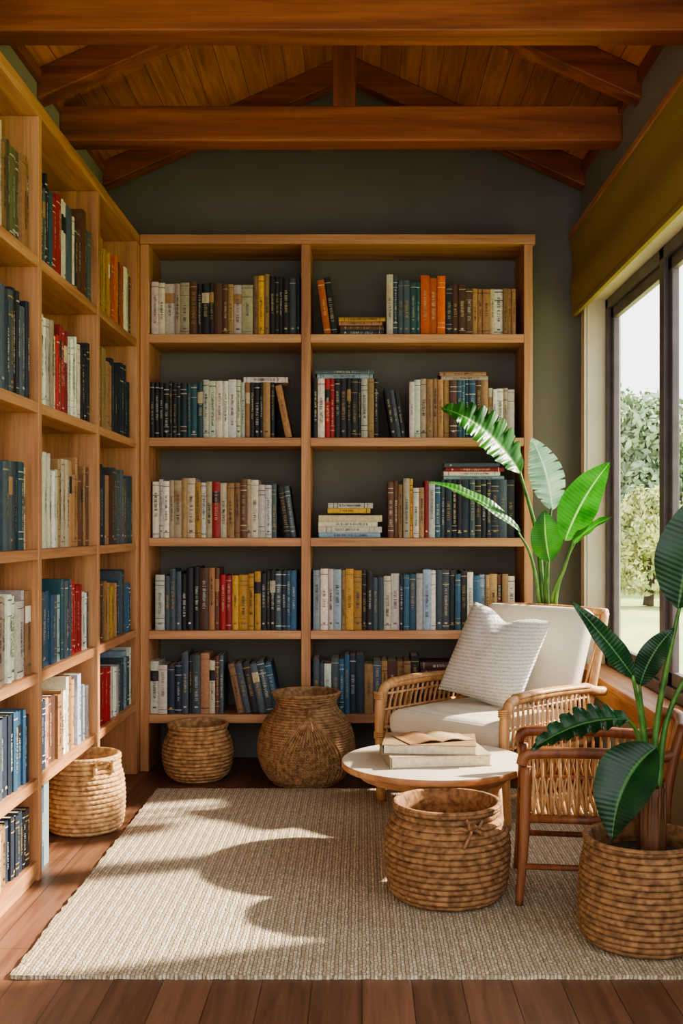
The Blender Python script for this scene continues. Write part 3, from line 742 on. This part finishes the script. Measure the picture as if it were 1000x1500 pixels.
# ------------------------------------------------------------------ second chair (dark cane)
A=empty('cane_side_chair',(0.755,3.56,0.0135),math.radians(83))
hw,fy,by,az=0.19,0.225,-0.20,0.47
b=MB()
for s in (-1,1):
    x=s*hw
    b.tube([(x,fy+0.02,0.001),(x,fy+0.008,0.15),(x,fy,0.30),(x,fy-0.002,0.43)],0.017,10,rad=[0.013,0.016,0.018,0.018])
    b.tube([(x,fy+0.012,az-0.035),(x,fy,az-0.006),(x,fy-0.05,az+0.004),(x,0.0,az+0.006),(x,by+0.03,az),(x,by-0.03,az+0.01)],0.018,12,flat=0.8)
    b.tube([(x,by-0.03,0.001),(x,by,0.28),(x,by-0.02,0.45),(x*0.97,by-0.05,0.56)],0.016,10)
    b.tube([(x,fy,0.27),(x,by,0.27)],0.014,10); b.tube([(x,fy+0.01,0.12),(x,by-0.02,0.12)],0.010,10)
    b.tube([(x,fy,0.40),(x,by,0.40)],0.007,8)
b.tube([(-hw,fy,0.27),(hw,fy,0.27)],0.015,10); b.tube([(-hw,by,0.27),(hw,by,0.27)],0.014,10)
b.tube([(-hw,by-0.05,0.55),(0,by-0.07,0.565),(hw,by-0.05,0.55)],0.018,10); b.tube([(-hw,by-0.02,0.42),(0,by-0.035,0.42),(hw,by-0.02,0.42)],0.012,10)
b.tube([(-hw,0,0.12),(hw,0,0.12)],0.009,8)
b.obj('frame',[rattan_dk],A)
b=MB()
for s in (-1,1):
    x=s*hw; n=15
    for k in range(n):
        y=fy-0.025-(fy-by-0.05)*k/(n-1)
        b.tube([(x,y,0.275),(x+s*0.006,y,0.36),(x,y,az-0.008)],0.005,6,sub=3)
        if k<n-1: b.tube([(x+0.005*s,y,0.285),(x+0.008*s,y-0.02,0.40)],0.0035,5); b.tube([(x+0.006*s,y-0.026,0.285),(x+0.009*s,y-0.004,0.40)],0.0035,5)
for k in range(26):
    y=fy-0.012-(fy-by-0.02)*k/25; b.tube([(-hw,y,0.284),(0,y,0.276),(hw,y,0.284)],0.0065,6,sub=3)
for k in range(12):
    xx=-0.165+0.03*k; b.tube([(xx,by-0.03,0.42),(xx,by-0.06,0.55)],0.0055,6); b.tube([(xx,by-0.005,0.27),(xx,by-0.03,0.42)],0.0055,6)
b.obj('cane_weave',[rattan],A)

# ------------------------------------------------------------------ coffee table + books
cx,cy,tz=0.262,3.98,0.345
A=empty('round_coffee_table',(cx,cy,0.0140))
h=tz-0.0140
top_m=mat_noise('table_top_paint',(218,205,180),(228,217,194),5,0.4,0.05)
b=MB(); Rr=0.336
b.lathe([(0.001,h),(Rr-0.006,h),(Rr-0.002,h-0.0015)],96,(1,1,1),0); b.obj('table_top',[top_m],A)
b=MB(); b.lathe([(Rr-0.002,h-0.0015),(Rr,h-0.005),(Rr,h-0.02),(Rr-0.005,h-0.026),(0.001,h-0.026)],96); b.lathe([(0.27,h-0.026),(0.27,h-0.06),(0.255,h-0.06),(0.255,h-0.026)],64); b.obj('table_edge_and_apron',[oak['x']],A)
b=MB()
for a in (-20,100,243):
    a=math.radians(a); ca,sa=math.cos(a),math.sin(a)
    b.tube([(0.225*ca,0.225*sa,h-0.027),(0.25*ca,0.25*sa,0.001)],0.02,12,rad=[0.022,0.016])
b.obj('table_legs',[rattan],A)
b=MB(); zz=tz+0.001
def flatbook(b,cx,cy,z,w_,d,t,ang,cov):
    M=Matrix.Translation((cx,cy,z))@Matrix.Rotation(ang,4,'Z'); pg=lin((232,220,194)); c=lin(cov)
    b.box(-w_/2,w_/2,-d/2,d/2,0,0.003,c,0,M); b.box(-w_/2,w_/2,-d/2,d/2,t-0.003,t,c,0,M); b.box(-w_/2+0.004,w_/2-0.004,-d/2+0.004,d/2-0.004,0.003,t-0.003,pg,0,M)
    b.box(-w_/2-0.002,-w_/2,-d/2,d/2,0,t,c,0,M)
    for q in range(1,6): b.box(-w_/2+0.004,w_/2-0.0035,-d/2+0.0035,d/2-0.0035,0.003+(t-0.006)*q/6,0.0034+(t-0.006)*q/6,lin((180,160,130)),0,M)
flatbook(b,cx+0.0,cy-0.02,zz,0.36,0.25,0.040,0.14,(186,172,146)); zz+=0.0405
flatbook(b,cx-0.015,cy-0.01,zz,0.33,0.235,0.034,-0.08,(160,134,98)); zz+=0.0345
M=Matrix.Translation((cx-0.005,cy,zz))@Matrix.Rotation(0.35,4,'Z')
for s in (-1,1):
    vs=[];fs=[];n=10
    for i in range(n+1):
        t=i/n; x=s*0.125*t; z=0.003+0.012*math.sin(math.pi*min(1,t*1.2+0.05))*(1-t*0.5)
        for y in (-0.085,0.085): vs.append((x,y,z))
        for y in (0.085,-0.085): vs.append((x,y,max(0.0,z-0.004)))
    for i in range(n):
        a=i*4
        for k in range(4): l=(k+1)%4; fs.append((a+k,a+l,a+4+l,a+4+k))
    fs.append((3,2,1,0)); fs.append((n*4,n*4+1,n*4+2,n*4+3))
    b.add(vs,fs,lin((206,182,142) if s>0 else (166,126,86)),0,False,M)
b.obj('book_stack',[book_mat])

# ------------------------------------------------------------------ garden outside
lawn=mat_noise('lawn_grass',(150,168,96),(186,196,126),0.8,0.95,0.5,30,0.02)
b=MB(); b.box(XR+0.17+0.01,60,-20,90,-0.35,-0.3); b.obj('lawn',[lawn])
fol_hazed=mat_noise('foliage_hazed',(112,136,104),(166,184,146),1.2,0.9,0.0)  # distance haze painted into the tree colour by paling it
fol2=mat_noise('foliage_pale',(134,152,92),(218,214,152),3.5,0.9,0.0)
bark=mat_noise('bark',(70,56,44),(96,80,62),6,0.9,0.6)
def tree(name,x,y,hgt,rad,mat,n=26,trunk=True,leaf=0.13,per=420):
    e=empty(name,(x,y,-0.288)); b=MB(); vs=[];fs=[]
    for k in range(n):
        a=U(0,6.28); rr=rad*math.sqrt(R())*0.85; zf=U(0.22 if trunk else 0.2,0.85); zc=hgt*zf; sc=rad*U(0.28,0.5)*(1-0.35*zf)
        c=Vector((rr*math.cos(a)*(1-0.45*zf),rr*math.sin(a)*(1-0.45*zf),zc))
        for q in range(per):
            d=Vector((random.gauss(0,1),random.gauss(0,1),random.gauss(0,1))).normalized()
            p=c+d*sc*(U(0.6,1.0))*(1+0.35*noise.noise(d*2.5+c))
            if p.z<0.22: continue
            nn=(d+Vector((random.gauss(0,.5),random.gauss(0,.5),random.gauss(0,.5)))).normalized()
            u=nn.orthogonal().normalized(); v=nn.cross(u); an=U(0,6.28)
            u2=u*math.cos(an)+v*math.sin(an); v2=v*math.cos(an)-u*math.sin(an); s_=leaf*U(0.6,1.3)
            o=len(vs); vs+= [p-u2*s_,p+v2*s_*0.5,p+u2*s_,p-v2*s_*0.5]; fs.append((o,o+1,o+2,o+3))
    b.add(vs,fs); b.obj('canopy',[mat],e)
    t_=MB(); t_.tube([(0,0,0),(0.05,0,hgt*0.3),(0,0.05,hgt*0.7)],0.18,10,rad=[rad*0.09,rad*0.06,rad*0.03]); t_.obj('trunk',[bark],e)
for (x,y,h_,r_) in [(6.2,27,5.2,2.3),(9.2,29,5.8,2.7),(12.5,27,5.0,2.6),(3.4,30,5.4,2.4),(7.8,33,6.4,3.0)]:
    tree('garden_tree',x,y,h_,r_,fol_hazed)
for (x,y,h_,r_) in [(5.5,21.0,2.3,1.2),(8.4,21,2.2,1.2)]:
    tree('garden_shrub',x,y,h_,r_,fol2,20,False,0.07,420)

# ------------------------------------------------------------------ light, world, camera
wd=bpy.data.worlds.new('world'); bpy.context.scene.world=wd; wd.use_nodes=True
bg=wd.node_tree.nodes['Background']; bg.inputs[0].default_value=(0.95,0.97,1.0,1); bg.inputs[1].default_value=2.2
sd=bpy.data.lights.new('sun','SUN'); sd.energy=12; sd.angle=math.radians(2.2); sd.color=(1.0,0.88,0.72)
so=bpy.data.objects.new('sun',sd); bpy.context.collection.objects.link(so)
dirv=Vector((-1.0,-0.34,-0.66)); so.rotation_euler=dirv.to_track_quat('-Z','Y').to_euler(); so.location=(8,9,6)
cam=bpy.data.cameras.new('camera'); co=bpy.data.objects.new('camera',cam); bpy.context.collection.objects.link(co)
co.location=(0,0,1.183); co.rotation_euler=(math.pi/2,0,0); cam.sensor_width=36; cam.lens=38.4; cam.shift_x=-0.02; cam.shift_y=25/1500; cam.clip_start=0.05; cam.clip_end=300
bpy.context.scene.camera=co
vs_=bpy.context.scene.view_settings
vs_.view_transform='AgX'
try: vs_.look='AgX - Medium High Contrast'
except Exception: pass
vs_.exposure=0.6
